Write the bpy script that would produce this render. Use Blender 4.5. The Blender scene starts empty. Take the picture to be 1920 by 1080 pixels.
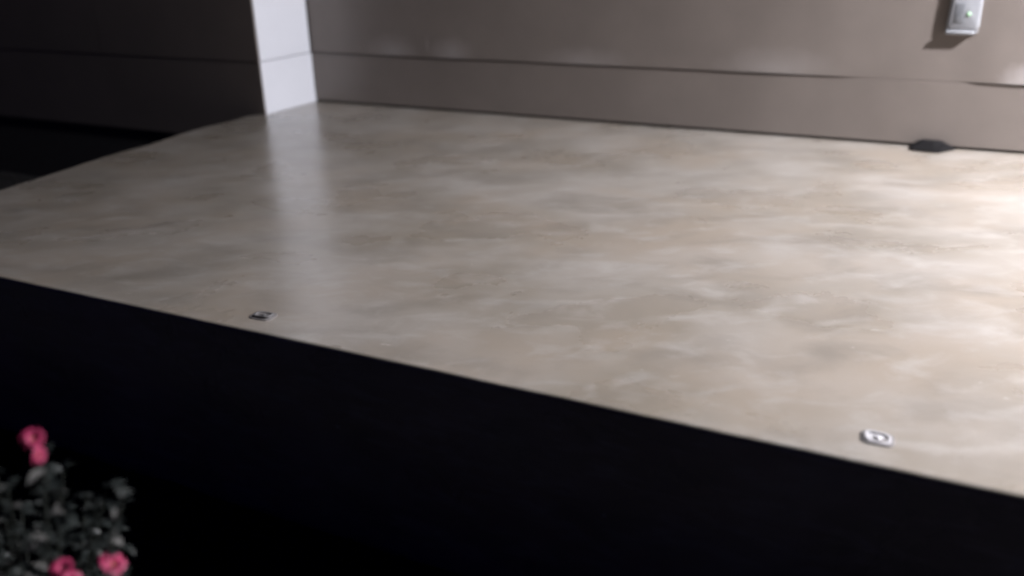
import bpy, bmesh, math, random
from mathutils import Matrix, Vector, noise
random.seed(7)
S = bpy.context.scene
COL = S.collection

# ------------------------------------------------------------------ camera
cam = bpy.data.cameras.new('camera')
co = bpy.data.objects.new('camera', cam)
COL.objects.link(co)
F = Vector((-0.39496592, 0.8357046, -0.38157535))
R = Vector((0.90663433, 0.4216515, -0.01497362))
U = Vector((-0.1483783, 0.35186338, 0.92421645))
co.matrix_world = Matrix(((R.x, U.x, -F.x, 3.3168), (R.y, U.y, -F.y, -4.242), (R.z, U.z, -F.z, 0.9027), (0, 0, 0, 1)))
cam.sensor_width = 36
cam.lens = 1579.77 / 1920 * 36
cam.clip_end = 500
cam.clip_start = 0.02
cam.dof.use_dof = True
cam.dof.focus_distance = 2.3
cam.dof.aperture_fstop = 1.1
S.camera = co

# ------------------------------------------------------------------ world: clear night sky just after the last dusk
SKY_STRENGTH = 0.3
w = bpy.data.worlds.new('World')
S.world = w
w.use_nodes = True
nt = w.node_tree
nt.nodes.clear()
sky = nt.nodes.new('ShaderNodeTexSky')
sky.sky_type = 'NISHITA'
sky.sun_disc = False
sky.sun_elevation = math.radians(-2)
sky.sun_rotation = math.radians(200)
bg = nt.nodes.new('ShaderNodeBackground')
bg.inputs['Strength'].default_value = SKY_STRENGTH
wo = nt.nodes.new('ShaderNodeOutputWorld')
night = nt.nodes.new('ShaderNodeMix')          # deep night blue
night.data_type = 'RGBA'
night.blend_type = 'MULTIPLY'
night.inputs[0].default_value = 1.0
night.inputs[7].default_value = (0.03, 0.03, 0.27, 1)
nt.links.new(sky.outputs[0], night.inputs[6])
nt.links.new(night.outputs[2], bg.inputs[0])
nt.links.new(bg.outputs[0], wo.inputs[0])

LAMP_EMIT = 9100.0            # the frosted globe of the pendant lantern, the one lamp of the place
LAMP_COLOUR = (0.97, 0.965, 1.03, 1)
S.view_settings.view_transform = 'Standard'
S.view_settings.look = 'None'
S.view_settings.exposure = 0.0
S.view_settings.gamma = 1.0
S.view_settings.use_curve_mapping = False
S.render.engine = 'CYCLES'
S.cycles.max_bounces = 8
S.cycles.diffuse_bounces = 5
S.cycles.sample_clamp_indirect = 4
S.cycles.filter_width = 2.4


# ------------------------------------------------------------------ helpers
def tag(o, label=None, cat=None, group=None, kind=None):
    if label: o['label'] = label
    if cat: o['category'] = cat
    if group: o['group'] = group
    if kind: o['kind'] = kind
    return o


def empty(name, loc=(0, 0, 0), rz=0.0, parent=None):
    o = bpy.data.objects.new(name, None)
    o.empty_display_size = 0.1
    COL.objects.link(o)
    o.location = loc
    o.rotation_euler = (0, 0, rz)
    if parent: o.parent = parent
    return o


def obj(name, bm, mat, parent=None, smooth=True, loc=None):
    me = bpy.data.meshes.new(name)
    bm.normal_update()
    bm.to_mesh(me)
    bm.free()
    if smooth:
        for p in me.polygons: p.use_smooth = True
    me.materials.append(mat)
    o = bpy.data.objects.new(name, me)
    COL.objects.link(o)
    if parent: o.parent = parent
    if loc: o.location = loc
    return o


def box(bm, x0, x1, y0, y1, z0, z1, bev=0.0, seg=2):
    t = bmesh.new()
    bmesh.ops.create_cube(t, size=1)
    for v in t.verts:
        v.co = Vector(((x0 + x1) / 2 + v.co.x * (x1 - x0), (y0 + y1) / 2 + v.co.y * (y1 - y0), (z0 + z1) / 2 + v.co.z * (z1 - z0)))
    if bev: bmesh.ops.bevel(t, geom=t.edges[:], offset=bev, segments=seg, affect='EDGES', profile=0.5)
    me = bpy.data.meshes.new('tmp')
    t.to_mesh(me)
    t.free()
    bm.from_mesh(me)
    bpy.data.meshes.remove(me)


def lathe(bm, prof, n=32, axis='z', c=(0, 0, 0)):
    rings = []
    for r, h in prof:
        ring = []
        for i in range(n):
            a = 2 * math.pi * i / n
            p = (r * math.cos(a), r * math.sin(a), h)
            if axis == 'y': p = (p[0], -h, p[1])
            ring.append(bm.verts.new((p[0] + c[0], p[1] + c[1], p[2] + c[2])))
        rings.append(ring)
    for a, b in zip(rings, rings[1:]):
        for i in range(n):
            bm.faces.new((a[i], a[(i + 1) % n], b[(i + 1) % n], b[i]))
    bm.faces.new(list(reversed(rings[0])))
    bm.faces.new(rings[-1])
    bmesh.ops.recalc_face_normals(bm, faces=bm.faces[:])


def rrect(w_, d_, r, n=6):
    pts = []
    for cx, cy, a0 in ((w_ / 2 - r, d_ / 2 - r, 0), (-w_ / 2 + r, d_ / 2 - r, 90), (-w_ / 2 + r, -d_ / 2 + r, 180), (w_ / 2 - r, -d_ / 2 + r, 270)):
        for k in range(n + 1):
            a = math.radians(a0 + 90 * k / n)
            pts.append((cx + r * math.cos(a), cy + r * math.sin(a)))
    return pts


def loft(bm, loops):
    """loops: lists of 3D points of equal length; closed, capped."""
    vs = [[bm.verts.new(p) for p in l] for l in loops]
    n = len(vs[0])
    for a, b in zip(vs, vs[1:]):
        for i in range(n):
            bm.faces.new((a[i], a[(i + 1) % n], b[(i + 1) % n], b[i]))
    bm.faces.new(list(reversed(vs[0])))
    bm.faces.new(vs[-1])
    bmesh.ops.recalc_face_normals(bm, faces=bm.faces[:])


class Mat:
    def __init__(s, name, rough=0.6, metal=0.0, spec=0.5):
        s.m = bpy.data.materials.new(name)
        s.m.use_nodes = True
        s.nt = s.m.node_tree
        s.b = s.nt.nodes['Principled BSDF']
        s.b.inputs['Roughness'].default_value = rough
        s.b.inputs['Metallic'].default_value = metal
        s.b.inputs['Specular IOR Level'].default_value = spec
        s.tc = s.nt.nodes.new('ShaderNodeTexCoord')

    def map(s, sc, rot=0.0):
        n = s.nt.nodes.new('ShaderNodeMapping')
        n.inputs['Scale'].default_value = sc
        v = s.nt.nodes.new('ShaderNodeVectorRotate')
        v.inputs['Angle'].default_value = rot
        s.nt.links.new(s.tc.outputs['Object'], v.inputs[0])
        s.nt.links.new(v.outputs[0], n.inputs[0])
        return n.outputs[0]

    def noise(s, scale, detail=4, rough=0.55, sc=(1, 1, 1), dist=0.0, rot=0.0):
        n = s.nt.nodes.new('ShaderNodeTexNoise')
        n.inputs['Scale'].default_value = scale
        n.inputs['Detail'].default_value = detail
        n.inputs['Roughness'].default_value = rough
        n.inputs['Distortion'].default_value = dist
        s.nt.links.new(s.map(sc, rot), n.inputs['Vector'])
        return n.outputs[0]

    def ramp(s, fac, stops):
        n = s.nt.nodes.new('ShaderNodeValToRGB')
        e = n.color_ramp.elements
        while len(e) < len(stops): e.new(0.5)
        for k, (p, c) in enumerate(stops):
            e[k].position = p
            e[k].color = (c, c, c, 1) if isinstance(c, (int, float)) else (*c, 1)
        s.nt.links.new(fac, n.inputs[0])
        return n.outputs[0]

    def mix(s, fac, a, b, mode='MIX'):
        n = s.nt.nodes.new('ShaderNodeMix')
        n.data_type = 'RGBA'
        n.blend_type = mode
        for v, k in ((fac, 0), (a, 6), (b, 7)):
            if isinstance(v, (int, float)): n.inputs[k].default_value = v
            elif isinstance(v, tuple): n.inputs[k].default_value = (*v, 1)
            else: s.nt.links.new(v, n.inputs[k])
        return n.outputs[2]

    def col(s, c):
        if isinstance(c, tuple): s.b.inputs['Base Color'].default_value = (*c, 1)
        else: s.nt.links.new(c, s.b.inputs['Base Color'])
        return s

    def rough(s, c):
        s.nt.links.new(c, s.b.inputs['Roughness'])
        return s

    def bump(s, h, strength, dist):
        n = s.nt.nodes.new('ShaderNodeBump')
        n.inputs['Strength'].default_value = strength
        n.inputs['Distance'].default_value = dist
        s.nt.links.new(h, n.inputs['Height'])
        s.nt.links.new(n.outputs[0], s.b.inputs['Normal'])
        return s


# ------------------------------------------------------------------ materials
def concrete():
    m = Mat('sealed_concrete', 0.4, spec=0.42)
    m.b.inputs['Coat Weight'].default_value = 0.55      # clear sealer
    m.b.inputs['Coat Roughness'].default_value = 0.24
    m.b.inputs['Coat IOR'].default_value = 1.5
    A = -0.43                                   # trowel marks run a little askew to the wall
    big = m.noise(1.2, 4, 0.5, (1, 1.1, 1), 0.3, A)
    mid = m.noise(2.6, 6, 0.52, (0.9, 1.15, 1), 0.3, A)
    c = m.mix(m.ramp(big, [(0.33, 0.0), (0.66, 1.0)]), (0.215, 0.183, 0.143), (0.275, 0.248, 0.216))
    c = m.mix(m.ramp(mid, [(0.40, 0.0), (0.68, 0.7)]), c, (0.355, 0.328, 0.300))
    tan = m.noise(2.1, 6, 0.54, (0.9, 1.15, 1.7), 0.3, A)
    c = m.mix(m.ramp(tan, [(0.46, 0.0), (0.66, 0.65)]), c, (0.285, 0.236, 0.186))
    dk = m.noise(3.6, 7, 0.60, (0.8, 1.3, 2.3), 0.4, A)
    c = m.mix(m.ramp(dk, [(0.48, 0.0), (0.70, 0.68)]), c, (0.175, 0.156, 0.132))
    lt = m.noise(8.0, 7, 0.62, (0.75, 1.4, 3.1), 0.5, A)
    c = m.mix(m.ramp(lt, [(0.50, 0.0), (0.72, 0.5)]), c, (0.41, 0.388, 0.362))
    chips = m.noise(30, 3, 0.6, (0.6, 1.3, 1), 0.4, A)
    c = m.mix(m.ramp(chips, [(0.70, 0.0), (0.76, 0.6)]), c, (0.48, 0.45, 0.41))
    pits = m.noise(40, 4, 0.6, (0.7, 1.2, 5), 0.4, A)
    c = m.mix(m.ramp(pits, [(0.68, 0.0), (0.76, 0.5)]), c, (0.12, 0.11, 0.10))
    grain = m.noise(300, 3, 0.7)
    c = m.mix(m.ramp(grain, [(0.35, 0.14), (0.6, 0.0)]), c, (0.13, 0.115, 0.10))
    m.col(c)
    m.rough(m.ramp(mid, [(0.3, 0.24), (0.7, 0.36)]))
    h = m.mix(0.2, m.noise(9, 5, 0.6, (0.8, 1.1, 1)), m.noise(180, 2))
    m.bump(h, 0.16, 0.004)
    return m.m


def paint(name, c0, c1, rough=0.36, spec=0.5):
    m = Mat(name, rough, spec=spec)
    m.col(m.mix(m.ramp(m.noise(3.0, 4, 0.6), [(0.35, 0.0), (0.65, 1.0)]), c0, c1))
    m.bump(m.mix(0.5, m.noise(60, 3, 0.6, (0.25, 0.25, 1)), m.noise(300, 2)), 0.15, 0.0015)
    return m.m


def plain(name, c, rough=0.5, metal=0.0, var=0.12, bump=0.0, scale=30):
    m = Mat(name, rough, metal)
    d = tuple(v * (1 - var * 2) for v in c)
    n = m.noise(scale, 4)
    m.col(m.mix(m.ramp(n, [(0.35, 0.0), (0.65, 1.0)]), d, c))
    if bump: m.bump(n, bump, 0.002)
    return m.m


M_CONC = concrete()
M_WALL = paint('taupe_grey_wall_paint', (0.178, 0.152, 0.135), (0.200, 0.171, 0.152))


def sheen_wall():
    """wall paint with pale sheen painted into its colour above the seam between the two rows of boards"""
    m = Mat('taupe_wall_paint_painted_sheen', 0.36, spec=0.5)
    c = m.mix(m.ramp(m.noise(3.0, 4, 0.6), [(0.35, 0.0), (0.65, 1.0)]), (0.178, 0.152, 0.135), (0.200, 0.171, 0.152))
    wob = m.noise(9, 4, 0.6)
    for cx, cz, rx, rz, k in ((0.58, 0.31, 0.24, 0.17, 0.65), (0.97, 0.31, 0.20, 0.16, 0.7), (1.75, 0.30, 0.40, 0.13, 0.5), (2.72, 0.31, 0.42, 0.16, 0.5), (4.02, 0.30, 0.56, 0.19, 1.0), (0.812, 0.37, 0.009, 0.085, 0.7)):  # soft sheen patches put into the colour; the last is a thin vertical highlight
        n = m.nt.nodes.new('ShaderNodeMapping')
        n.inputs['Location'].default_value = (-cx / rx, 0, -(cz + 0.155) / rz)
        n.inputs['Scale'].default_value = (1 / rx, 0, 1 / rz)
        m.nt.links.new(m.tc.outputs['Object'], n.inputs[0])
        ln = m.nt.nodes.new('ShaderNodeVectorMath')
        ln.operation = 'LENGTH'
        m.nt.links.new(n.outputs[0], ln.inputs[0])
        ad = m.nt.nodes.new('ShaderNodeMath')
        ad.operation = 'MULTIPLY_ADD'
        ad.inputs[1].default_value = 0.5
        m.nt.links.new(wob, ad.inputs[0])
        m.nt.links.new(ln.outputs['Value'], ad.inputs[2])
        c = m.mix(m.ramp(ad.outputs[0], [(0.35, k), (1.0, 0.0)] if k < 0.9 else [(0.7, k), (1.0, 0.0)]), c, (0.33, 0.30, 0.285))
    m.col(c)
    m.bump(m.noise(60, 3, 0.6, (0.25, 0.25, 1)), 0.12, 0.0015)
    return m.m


M_WALL_SHEEN = sheen_wall()
M_WHITE = paint('white_wall_paint', (0.66, 0.67, 0.715), (0.69, 0.70, 0.745))
M_FOUND = plain('dark_foundation_render', (0.055, 0.05, 0.05), 0.9, bump=0.3)
M_CORE = plain('bare_sheathing', (0.05, 0.045, 0.04), 0.9)
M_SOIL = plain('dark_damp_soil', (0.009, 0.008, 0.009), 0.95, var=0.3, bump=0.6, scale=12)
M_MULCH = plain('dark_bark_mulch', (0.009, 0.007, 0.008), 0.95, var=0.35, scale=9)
M_STEEL = plain('worn_galvanised_steel', (0.50, 0.49, 0.50), 0.5, 0.35, bump=0.3, scale=120)
M_DULL = plain('tarnished_steel', (0.17, 0.165, 0.165), 0.5, 0.4, bump=0.4, scale=90)
M_SEAL = plain('dark_grey_sealant', (0.19, 0.175, 0.17), 0.7)
M_RUBBER = plain('black_rubber', (0.006, 0.0055, 0.006), 0.85)
M_RUBBER.node_tree.nodes['Principled BSDF'].inputs['Specular IOR Level'].default_value = 0.12
M_PLAST = plain('pale_grey_plastic', (0.27, 0.275, 0.29), 0.35, var=0.06)
M_PANE = plain('smoky_plastic_window', (0.15, 0.155, 0.165), 0.3, var=0.06)
M_BLACK = plain('black_lantern_enamel', (0.02, 0.02, 0.02), 0.35, 0.3)

m = Mat('green_indicator', 0.4)
m.col((0.35, 0.55, 0.36))
m.b.inputs['Emission Color'].default_value = (0.5, 1.0, 0.5, 1)
m.b.inputs['Emission Strength'].default_value = 0.16
M_LED = m.m
m = Mat('lit_frosted_glass', 0.4)
m.col((0.8, 0.8, 0.8))
m.b.inputs['Emission Color'].default_value = LAMP_COLOUR
m.b.inputs['Emission Strength'].default_value = LAMP_EMIT
M_GLOBE = m.m


# ------------------------------------------------------------------ ground
def smooth(a, b, x):
    t = max(0.0, min(1.0, (x - a) / (b - a)))
    return t * t * (3 - 2 * t)


SLAB_T = 0.155
DROP = 0.56                   # the slab stands this high above the bed
bm = bmesh.new()
xs = [-90, -40, -20, -10, -6, -4] + [-3 + 0.1 * i for i in range(111)] + [10, 14, 22, 45, 90]
ys = [-90, -40, -20, -12, -8, -6.5] + [-5.5 + 0.1 * i for i in range(56)] + [1.5, 5, 20, 90]
g = [[bm.verts.new((x, y, -DROP + (0.014 * noise.noise(Vector((x * 5, y * 5, 0))) + 0.01 * noise.noise(Vector((x * 1.3, y * 1.3, 4)))) - 0.012)) for y in ys] for x in xs]
for i in range(len(xs) - 1):
    for j in range(len(ys) - 1):
        bm.faces.new((g[i][j], g[i + 1][j], g[i + 1][j + 1], g[i][j + 1]))
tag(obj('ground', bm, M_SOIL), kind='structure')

# bark mulch in the bed in front of the slab and beside it
bm = bmesh.new()


def chip(bm, x, y, z, s):
    a = random.random() * 6.28
    t = random.uniform(-0.5, 0.5)
    l, w_, h = s * random.uniform(0.7, 1.6), s * random.uniform(0.3, 0.6), s * random.uniform(0.12, 0.25)
    mt = Matrix.Translation((x, y, z)) @ Matrix.Rotation(a, 4, 'Z') @ Matrix.Rotation(t, 4, 'X') @ Matrix.Rotation(random.uniform(-0.4, 0.4), 4, 'Y')
    vs = [bm.verts.new(mt @ Vector(p)) for p in ((-l, -w_, -h), (l, -w_ * 0.6, -h), (l * 0.8, w_, -h), (-l * 0.9, w_ * 0.7, -h), (-l * 0.8, -w_ * 0.8, h), (l * 0.9, -w_ * 0.5, h), (l * 0.7, w_ * 0.8, h), (-l * 0.8, w_ * 0.6, h))]
    for f in ((0, 3, 2, 1), (4, 5, 6, 7), (0, 1, 5, 4), (1, 2, 6, 5), (2, 3, 7, 6), (3, 0, 4, 7)):
        bm.faces.new([vs[k] for k in f])


for k in range(15000):
    x, y = random.uniform(0.2, 5.5), random.uniform(-4.6, -2.81)
    chip(bm, x, y, -DROP + random.uniform(-0.004, 0.012), random.uniform(0.008, 0.022))
for k in range(5000):
    x, y = random.uniform(-3.0, -0.14), random.uniform(-3.0, -0.52)
    chip(bm, x, y, -DROP + random.uniform(-0.004, 0.012), random.uniform(0.008, 0.022))
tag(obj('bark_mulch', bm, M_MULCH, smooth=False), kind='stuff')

# ------------------------------------------------------------------ the concrete slab
FRONT = -2.78
left_pts = [(-0.030, -0.30), (-0.034, -0.43), (-0.088, -0.534), (-0.080, -0.72), (-0.103, -0.855), (-0.085, -1.062), (-0.048, -1.281), (-0.050, -1.536), (-0.02, -1.727), (0.008, -1.941), (0.03, -2.133), (0.045, -2.45), (0.05, -2.70)]
# a hand-cut edge: resample with small chips
edge = []
for (xa, ya), (xb, yb) in zip(left_pts, left_pts[1:]):
    n = max(2, int((ya - yb) / 0.03))
    for k in range(n):
        t = k / n
        y = ya + (yb - ya) * t
        x = xa + (xb - xa) * t
        if y < -0.48: x += 0.007 * noise.noise(Vector((y * 14, 3.1, 0)))
        edge.append((x, y))
edge.append((0.055, -2.74))
edge.append((0.075, -2.765))
edge.append((0.11, FRONT))
front = []
x = 0.2
while x < 6.6:
    front.append((x, FRONT + 0.0022 * noise.noise(Vector((x * 6, 0, 0))) + 0.001 * noise.noise(Vector((x * 30, 0, 0)))))
    x += 0.04
outline = [(-0.03, 0.10)] + edge + front + [(6.6, FRONT), (6.6, 0.10)]
bm = bmesh.new()
r = 0.011
loops = []


def inset(pts, d):
    out = []
    n = len(pts)
    for i in range(n):
        a, b, c = Vector(pts[i - 1]), Vector(pts[i]), Vector(pts[(i + 1) % n])
        t = (c - a).normalized()
        out.append((b.x - t.y * d, b.y + t.x * d))
    return out


for k in range(6):
    a = math.pi / 2 * k / 5
    loops.append([(p[0], p[1], -r + r * math.sin(a)) for p in inset(outline, r * (1 - math.cos(a)))])
loops.insert(0, [(p[0], p[1], -DROP - 0.1) for p in outline])
loft(bm, loops)
slab = obj('concrete_slab', bm, M_CONC, smooth=False)
for p in slab.data.polygons: p.use_smooth = abs(p.normal.z) > 0.05 and len(p.vertices) < 10
tag(slab, kind='structure')

# ------------------------------------------------------------------ the house
house = tag(empty('house', (0, 0, -SLAB_T)), 'taupe grey house wall panels with a bright white return behind the slab', 'house')
HZ = SLAB_T


def to_wall(axis):
    # (u along the wall, d out of the wall, z) -> xyz
    if axis == 'back': return lambda u, d, z: (u, -d, z + HZ)
    if axis == 'return': return lambda u, d, z: (d, -u, z + HZ)
    return lambda u, d, z: (-u, -0.465 - d, z + HZ)


def panel(parent, axis, u0, u1, z0, z1, d0, d1, flare=None, z0f=None, z1f=None, nz=26, step=0.05, label=None, name='siding_panel'):
    f = to_wall(axis)
    bm = bmesh.new()
    nu = max(2, int((u1 - u0) / step))
    zs = [(k / nz) ** 1.9 for k in range(nz + 1)]
    grid = []
    for i in range(nu + 1):
        u = u0 + (u1 - u0) * i / nu
        a = z0f(u) if z0f else z0
        b = z1f(u) if z1f else z1
        row = []
        for t in zs:
            z = a + (b - a) * t
            d = d1 + (flare(u, z) if flare else 0)
            row.append(bm.verts.new(f(u, d, z)))
        grid.append(row)
    for i in range(nu):
        for j in range(nz):
            q = (grid[i][j], grid[i + 1][j], grid[i + 1][j + 1], grid[i][j + 1])
            fc = bm.faces.new(q)
            fc.smooth = True
    # rim back to the wall and the back face
    rim = [grid[i][0] for i in range(nu + 1)] + [grid[nu][j] for j in range(1, nz + 1)] + [grid[i][nz] for i in range(nu - 1, -1, -1)] + [grid[0][j] for j in range(nz - 1, 0, -1)]
    inv = {}
    back = []
    for v in rim:
        c = v.co.copy()
        if axis == 'back': c.y = -d0
        elif axis == 'return': c.x = d0
        else: c.y = -0.465 - d0
        back.append(bm.verts.new(c))
    n = len(rim)
    dup = {}
    for i in range(n):
        j = (i + 1) % n
        if rim[i] not in dup: dup[rim[i]] = bm.verts.new(rim[i].co)
        if rim[j] not in dup: dup[rim[j]] = bm.verts.new(rim[j].co)
        fc = bm.faces.new((dup[rim[i]], back[i], back[j], dup[rim[j]]))
        fc.smooth = False
    bm.faces.new(back)
    bmesh.ops.recalc_face_normals(bm, faces=bm.faces[:])
    o = obj(name, bm, M_WHITE if axis == 'return' else (M_WALL_SHEEN if axis == 'back' and 0.25 < z0 < 1 else M_WALL), parent, smooth=False)
    for p in o.data.polygons: p.use_smooth = len(p.vertices) == 4 and True
    if label: o['label'] = label
    return o


# backing walls
bm = bmesh.new()
box(bm, -0.20, 7.0, 0.030, 0.25, -0.16 + HZ, 2.75 + HZ)
back_wall = obj('wall', bm, M_CORE, house, smooth=False)
bm = bmesh.new()
box(bm, -0.20, -0.030, -0.425, 0.029, -0.16 + HZ, 2.75 + HZ)
ret_wall = obj('wall', bm, M_CORE, house, smooth=False)
bm = bmesh.new()
box(bm, -8.0, -0.030, -0.435, -0.426, -0.16 + HZ, 2.75 + HZ)
side_wall = obj('wall', bm, M_CORE, house, smooth=False)
bm = bmesh.new()
box(bm, -8.0, -0.05, -0.462, -0.20, -DROP - 0.1 + HZ, -0.161 + HZ)
obj('foundation', bm, M_FOUND, house, smooth=False)
ret_wall['label'] = 'short wall return that catches the lamp light'
side_wall['label'] = 'wall in darkness beyond the slab'


def bumpf(c, wd, amp, zc, zs, sharp_left=None):
    def g_(u, z):
        t = (u - c) / wd
        if abs(t) > 1: return 0
        e = (1 - t * t) ** 2
        return amp * e * math.exp(-max(0, z - zc) / zs)
    return g_


def saw(u, a, b, amp, rise=0.05):
    """the lip of the upper panel springs off the board below and settles back towards the right"""
    if u < a - rise or u > b: return 0
    if u < a: return amp * smooth(a - rise, a, u)
    return amp * (1 - smooth(a - (b - a) * 0.6, b, u)) / (1 - smooth(a - (b - a) * 0.6, b, a))


def lipf(u):
    return 0.003 * (0.5 + noise.noise(Vector((u * 1.7, 5.0, 0)))) * (1 - smooth(2.7, 2.95, u)) + saw(u, 3.75, 4.6, 0.004, 0.20)


def flare(u, z):
    b = lipf(u) * math.exp(-(max(0, z - 0.30) / 0.085) ** 1.6)
    b += 0.0010 * noise.noise(Vector((u * 1.1, z * 1.6, 2.0)))
    return b - 0.0045 * smooth(2.95, 3.15, u) * (1 - smooth(3.5, 3.6, u))


def flare_low(u, z):
    return 0.8 * lipf(u) * math.exp(-max(0, 0.30 - z) / 0.08) + 0.0010 * noise.noise(Vector((u * 0.9, z * 2.5, 7.0)))


lap = lambda u: 0.2925 + 0.005 * smooth(2.8, 3.1, u) * (1 - smooth(3.5, 3.62, u))
for a, b in ((0.003, 5.2), (5.203, 7.0)):
    panel(back_wall, 'back', a, b, 0.014, 0.29, -0.029, 0.0, flare_low, z1f=lap)
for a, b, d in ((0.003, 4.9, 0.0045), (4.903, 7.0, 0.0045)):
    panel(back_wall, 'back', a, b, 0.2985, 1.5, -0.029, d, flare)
for a, b in ((0.003, 2.4), (2.403, 4.8), (4.803, 7.0)):
    panel(back_wall, 'back', a, b, 1.503, 2.75, -0.029, 0.008, nz=6)
wob = lambda u, z: 0.0008 * noise.noise(Vector((u * 3, z * 3, 9)))
panel(ret_wall, 'return', 0.0045, 0.464, 0.002, 0.2935, -0.029, 0.0, wob)
panel(ret_wall, 'return', 0.016, 0.464, 0.2985, 1.5, -0.029, 0.003, wob)
panel(ret_wall, 'return', 0.016, 0.464, 1.503, 2.75, -0.029, 0.003, nz=6)
for a, b in ((0.0, 2.3), (2.303, 8.0)):
    panel(side_wall, 'side', a, b, -0.155, 0.2925, -0.029, 0.008)
for a, b in ((0.0, 1.22), (1.223, 4.9), (4.903, 8.0)):
    panel(side_wall, 'side', a, b, 0.296, 1.5, -0.029, 0.010)
for a, b in ((0.0, 2.4), (2.403, 8.0)):
    panel(side_wall, 'side', a, b, 1.503, 2.75, -0.029, 0.014, nz=6)

# ------------------------------------------------------------------ eave and the pendant lantern that hangs from it, above and right of the picture
M_SOFFIT = plain('dark_stained_soffit', (0.09, 0.075, 0.065), 0.7)
bm = bmesh.new()
box(bm, -8.3, 7.3, -1.45, 0.25, 2.76 + HZ, 2.96 + HZ)
obj('eave', bm, M_SOFFIT, house, smooth=False)
lan = tag(empty('pendant_lantern', (5.60, -0.84, 2.42)), 'lit globe lantern hanging from the dark eave over the slab', 'lamp')
bm = bmesh.new()
lathe(bm, [(0.055, 0.31), (0.06, 0.325), (0.055, 0.338), (0.02, 0.339)], 32)
obj('canopy', bm, M_BLACK, lan)
bm = bmesh.new()
lathe(bm, [(0.006, 0.09), (0.006, 0.33)], 12)
obj('rod', bm, M_BLACK, lan)
bm = bmesh.new()
lathe(bm, [(0.100, 0.050), (0.102, 0.056), (0.06, 0.085), (0.02, 0.095)], 32)
obj('cap', bm, M_BLACK, lan)
bm = bmesh.new()
bmesh.ops.create_uvsphere(bm, u_segments=24, v_segments=16, radius=0.055)
for v in bm.verts: v.co = Vector((v.co.x * 1.5, v.co.y * 1.5, v.co.z * 0.6 + 0.015))
obj('globe', bm, M_GLOBE, lan)

# ------------------------------------------------------------------ outlet cover on the wall
ocx, ocz = 3.475, 0.50
oc = tag(empty('outlet_cover', (ocx, -0.006, ocz)), 'pale grey weatherproof outlet cover with a small green light on the back wall', 'outlet cover')
bm = bmesh.new()
box(bm, -0.062, 0.062, -0.006, 0.008, 0.004, 0.215, 0.004)
obj('back_plate', bm, M_PLAST, oc)
bm = bmesh.new()
loops = []
for d, grow, dz in ((0.005, 0.0, 0), (0.009, 0.0, 0), (0.014, -0.003, 0), (0.018, -0.012, 0)):
    l = []
    for px, pz in rrect(0.118 + grow * 2, 0.19 + grow * 2, 0.022):
        k = 1 + 0.10 * smooth(0.03, -0.09, pz)          # skirt widens downwards
        l.append((px * k, -d, pz + 0.108))
    loops.append(l)
loft(bm, loops)
lid = obj('lid', bm, M_PLAST, oc)
bm = bmesh.new()
box(bm, -0.040, -0.004, -0.0195, -0.0175, 0.045, 0.125, 0.0008)
obj('window', bm, M_PANE, lid)
bm = bmesh.new()
box(bm, -0.064, 0.050, -0.024, -0.002, -0.002, 0.016, 0.007, 3)
obj('drip_lip', bm, M_PLAST, oc)
bm = bmesh.new()
lathe(bm, [(0.009, 0.0), (0.009, 0.002), (0.006, 0.004)], 16, 'y', (0.016, -0.0178, 0.083))
obj('indicator_light', bm, M_LED, oc)

# ------------------------------------------------------------------ black rubber wedge against the wall
bm = bmesh.new()
bot = [(-0.085, 0.006), (-0.088, -0.085), (-0.070, -0.098), (0.010, -0.105), (0.035, -0.098), (0.100, -0.006)]
top = [(-0.060, 0.004), (-0.064, -0.045), (-0.052, -0.056), (0.006, -0.058), (0.022, -0.050), (0.060, -0.004)]
loft(bm, [[(x, y, 0.0) for x, y in bot], [(x, y, 0.008) for x, y in bot], [(x, y, 0.026 - y * -0.15) for x, y in top], [(x * 0.6, y * 0.5, 0.036) for x, y in top]])
wd = obj('rubber_wedge', bm, M_RUBBER, smooth=False, loc=(3.436, -0.008, 0.001))
tag(wd, 'small black rubber wedge lying on the slab against the foot of the wall', 'wedge')


# ------------------------------------------------------------------ metal anchor plates set in the slab
def anchor(loc, rz, mat, label, tilt=0.0, sx=1.0):
    t = tag(empty('anchor_plate', loc, rz), label, 'metal plate', 'small metal plates set in the slab near its front edge')
    bm = bmesh.new()
    loft(bm, [[(x, y, -0.004) for x, y in rrect(0.062 * sx, 0.050, 0.016)], [(x, y, 0.0008) for x, y in rrect(0.062 * sx, 0.050, 0.016)], [(x, y, 0.0012) for x, y in rrect(0.058 * sx, 0.046, 0.015)]])
    obj('sealant_ring', bm, M_SEAL, t)
    bm = bmesh.new()
    prof = [(0.050, 0.038, 0.0), (0.050, 0.038, 0.0045), (0.047, 0.035, 0.0065), (0.039, 0.027, 0.0065), (0.036, 0.024, 0.0035)]
    loft(bm, [[(x * sx, y, z) for x, y in rrect(a, b, min(0.013, b / 2 - 0.002))] for a, b, z in prof])
    p = obj('plate', bm, mat, t, smooth=False)
    p.rotation_euler = (tilt, tilt * 0.6, 0)
    p.location = (0, 0, -0.0018)
    bm = bmesh.new()
    lathe(bm, [(0.007, 0.003), (0.007, 0.0055), (0.0045, 0.0068)], 16)
    sc = obj('screw', bm, mat, p, smooth=False)
    return t


anchor((3.357, -2.684, 0.001), 0.05, M_STEEL, 'shiny silver metal plate set in the bright part of the slab near its front edge', 0.10)
anchor((1.862, -2.694, 0.001), 0.05, M_DULL, 'dull dark metal plate set in the dim part of the slab near its front edge', -0.12, 1.1)


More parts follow.
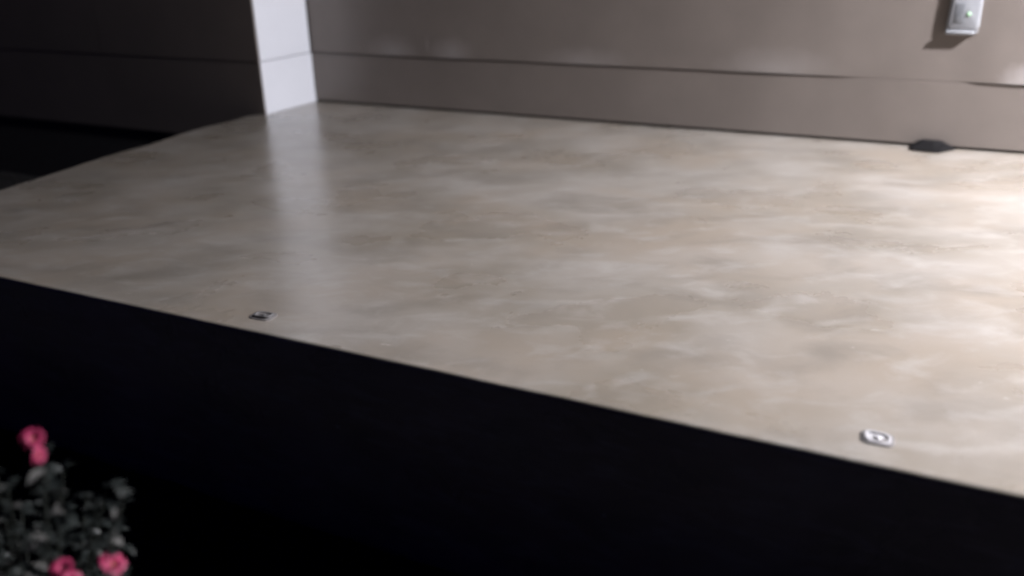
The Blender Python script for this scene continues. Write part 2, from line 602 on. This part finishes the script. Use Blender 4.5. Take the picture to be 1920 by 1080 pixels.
# ------------------------------------------------------------------ flowering plant in the bed
M_LEAF = plain('dusty_green_leaf', (0.030, 0.036, 0.034), 0.36, var=0.4, scale=25)
M_LEAF2 = plain('pale_grey_leaf', (0.19, 0.185, 0.175), 0.42, var=0.2, scale=25)
M_STEM = plain('green_stem', (0.02, 0.024, 0.018), 0.7)
M_PINK = plain('pink_petal', (0.36, 0.022, 0.09), 0.6, var=0.12, scale=40)
M_EYE = plain('yellow_flower_eye', (0.5, 0.35, 0.08), 0.7)
base = Vector((2.13, -3.64, -DROP - 0.01))
PH = DROP - SLAB_T            # extra stem height
plant = tag(empty('flowering_plant', base), 'bushy plant with pink flowers and grey green leaves in the dark before the slab', 'plant')


def tube(bm, pts, r0, r1, n=5):
    rings = []
    for i, p in enumerate(pts):
        t = (Vector(pts[min(i + 1, len(pts) - 1)]) - Vector(pts[max(i - 1, 0)])).normalized()
        s = t.cross(Vector((0.3, 0.9, 0.1))).normalized()
        u = t.cross(s)
        r_ = r0 + (r1 - r0) * i / (len(pts) - 1)
        rings.append([bm.verts.new(Vector(p) + (s * math.cos(6.283 * k / n) + u * math.sin(6.283 * k / n)) * r_) for k in range(n)])
    for a, b in zip(rings, rings[1:]):
        for i in range(n): bm.faces.new((a[i], a[(i + 1) % n], b[(i + 1) % n], b[i]))


def leaf_mesh():
    bm = bmesh.new()
    L = [0, 0.15, 0.4, 0.65, 0.88, 1.0]
    W = [0.03, 0.16, 0.24, 0.20, 0.09, 0.0]
    mid, l_, r_ = [], [], []
    for t, w_ in zip(L, W):
        z = 0.10 * math.sin(t * 2.6) - 0.16 * t * t
        mid.append(bm.verts.new((t, 0, z)))
        if w_:
            l_.append(bm.verts.new((t, w_, z + 0.07 * w_ / 0.24)))
            r_.append(bm.verts.new((t, -w_, z + 0.07 * w_ / 0.24)))
    for i in range(4):
        bm.faces.new((mid[i], mid[i + 1], l_[i + 1], l_[i]))
        bm.faces.new((mid[i], r_[i], r_[i + 1], mid[i + 1]))
    bm.faces.new((mid[4], mid[5], l_[4]))
    bm.faces.new((mid[4], r_[4], mid[5]))
    o = obj('leaf', bm, M_LEAF, plant)
    return o


def petal_mesh(parent):
    bm = bmesh.new()
    g_ = []
    for i in range(6):
        t = i / 5
        w_ = 0.12 + 0.46 * math.sin(min(1, t * 1.08) * 2.2)
        row = []
        for j in range(-2, 3):
            s = j / 2
            z = 0.42 * (1 - (1 - t) ** 2) + 0.11 * math.sin(j * 2.4 + t * 5) * t - 0.20 * t ** 3 - 0.06 * s * s
            row.append(bm.verts.new((t * (1 - 0.10 * s * s * t), s * w_, z)))
        g_.append(row)
    for i in range(5):
        for j in range(4): bm.faces.new((g_[i][j], g_[i + 1][j], g_[i + 1][j + 1], g_[i][j + 1]))
    return obj('petal', bm, M_PINK, parent)


leaf0 = leaf_mesh()
leaf0.scale = (0.03, 0.03, 0.03)
# stems reach from the root to tips spread through the mound
tips = [(0.13, 0.04, 0.37), (0.02, 0.01, 0.25), (0.145, 0.03, 0.19), (0.22, 0.05, 0.215), (0.255, 0.06, 0.345)]
stem_bm = bmesh.new()
anchors_ = []
random.seed(11)
for k in range(66):
    if k < len(tips): tip = Vector(tips[k])
    else:
        a = random.uniform(0, 6.283)
        rr = 0.23 * math.sqrt(random.random())
        hz = 0.36 * math.sqrt(max(0.05, 1 - (rr / 0.27) ** 2)) * random.uniform(0.6, 1.0)
        tip = Vector((rr * math.cos(a), rr * math.sin(a) * 0.9, hz))
    tip.z += PH
    root = Vector((tip.x * 0.2, tip.y * 0.2, 0))
    m1 = root.lerp(tip, 0.5) + Vector((-tip.x * 0.12, -tip.y * 0.12, 0.05))
    pts = [root, root.lerp(m1, 0.55), m1, m1.lerp(tip, 0.6), tip]
    tube(stem_bm, pts, 0.0028, 0.0013)
    for t in [0.3 + 0.7 * q / 9 for q in range(10)]:
        i = min(3, int(t * 4))
        anchors_.append((pts[i].lerp(pts[i + 1], t * 4 - i), (tip - root).normalized()))
obj('stem', stem_bm, M_STEM, plant)
tag(plant.children[-1], kind='stuff')
random.shuffle(anchors_)
# nearest to the camera first: those are leaf objects, the rest one joined part
campos = Vector((3.3168, -4.242, 0.9027)) - base
anchors_.sort(key=lambda a: (a[0] - campos).length)
leaf_pale = leaf0.data.copy()
leaf_pale.materials.clear()
leaf_pale.materials.append(M_LEAF2)
rest = bmesh.new()
nleaf = 0
for idx, (p, d) in enumerate(anchors_):
    for side in range(3):
        az = random.uniform(0, 6.283)
        s = random.choice((0.014, 0.02, 0.026, 0.034)) * random.uniform(0.8, 1.25)
        rot = Matrix.Rotation(az, 4, 'Z') @ Matrix.Rotation(random.uniform(-0.7, 0.35), 4, 'Y') @ Matrix.Rotation(random.uniform(-0.5, 0.5), 4, 'X')
        mw = Matrix.Translation(p) @ rot @ Matrix.Diagonal((s, s, s, 1))
        if nleaf < 290:
            o = leaf0 if nleaf == 0 else leaf0.copy()
            if nleaf:
                COL.objects.link(o)
                o.parent = plant
            if random.random() < 0.26: o.data = leaf_pale
            o.matrix_basis = mw
        else:
            vs = [rest.verts.new(mw @ v.co) for v in leaf0.data.vertices]
            for f_ in leaf0.data.polygons: rest.faces.new([vs[q] for q in f_.vertices])
        nleaf += 1
tag(obj('leaves', rest, M_LEAF, plant), kind='stuff')

petal0 = None
eye0 = None


def flower(loc, facing, size, rings=2):
    global petal0, eye0
    q = Vector(facing).to_track_quat('Z', 'Y')
    f = empty('flower', loc, 0, plant)
    f.rotation_mode = 'QUATERNION'
    f.rotation_quaternion = q
    f.scale = (size, size, size)
    for rg in range(rings):
        for k in range(5):
            if petal0 is None:
                petal0 = petal_mesh(f)
                o = petal0
            else:
                o = petal0.copy()
                COL.objects.link(o)
                o.parent = f
            sc = 1.0 - 0.25 * rg
            o.rotation_euler = (random.uniform(-0.15, 0.15), -0.45 * rg + random.uniform(-0.4, 0.3), 6.283 * (k + 0.5 * rg) / 5 + random.uniform(-0.15, 0.15))
            o.scale = (sc, sc, sc)
    if eye0 is None:
        bm = bmesh.new()
        bmesh.ops.create_uvsphere(bm, u_segments=10, v_segments=6, radius=0.14)
        eye0 = obj('flower_eye', bm, M_EYE, f, loc=(0, 0, 0.12))
    else:
        o = eye0.copy()
        COL.objects.link(o)
        o.parent = f


flower((0.122, 0.04, 0.418 + PH), (0.55, -0.25, 0.75), 0.0165)
flower((0.138, 0.03, 0.402 + PH), (0.95, 0.1, 0.2), 0.0125)
flower((-0.005, 0.01, 0.262 + PH), (0.6, -0.1, 0.5), 0.015)
flower((0.125, 0.03, 0.190 + PH), (0.3, -0.3, 0.8), 0.019)
flower((0.152, 0.02, 0.186 + PH), (0.7, -0.1, 0.6), 0.017)
flower((0.212, 0.05, 0.216 + PH), (0.6, 0.1, 0.75), 0.020)
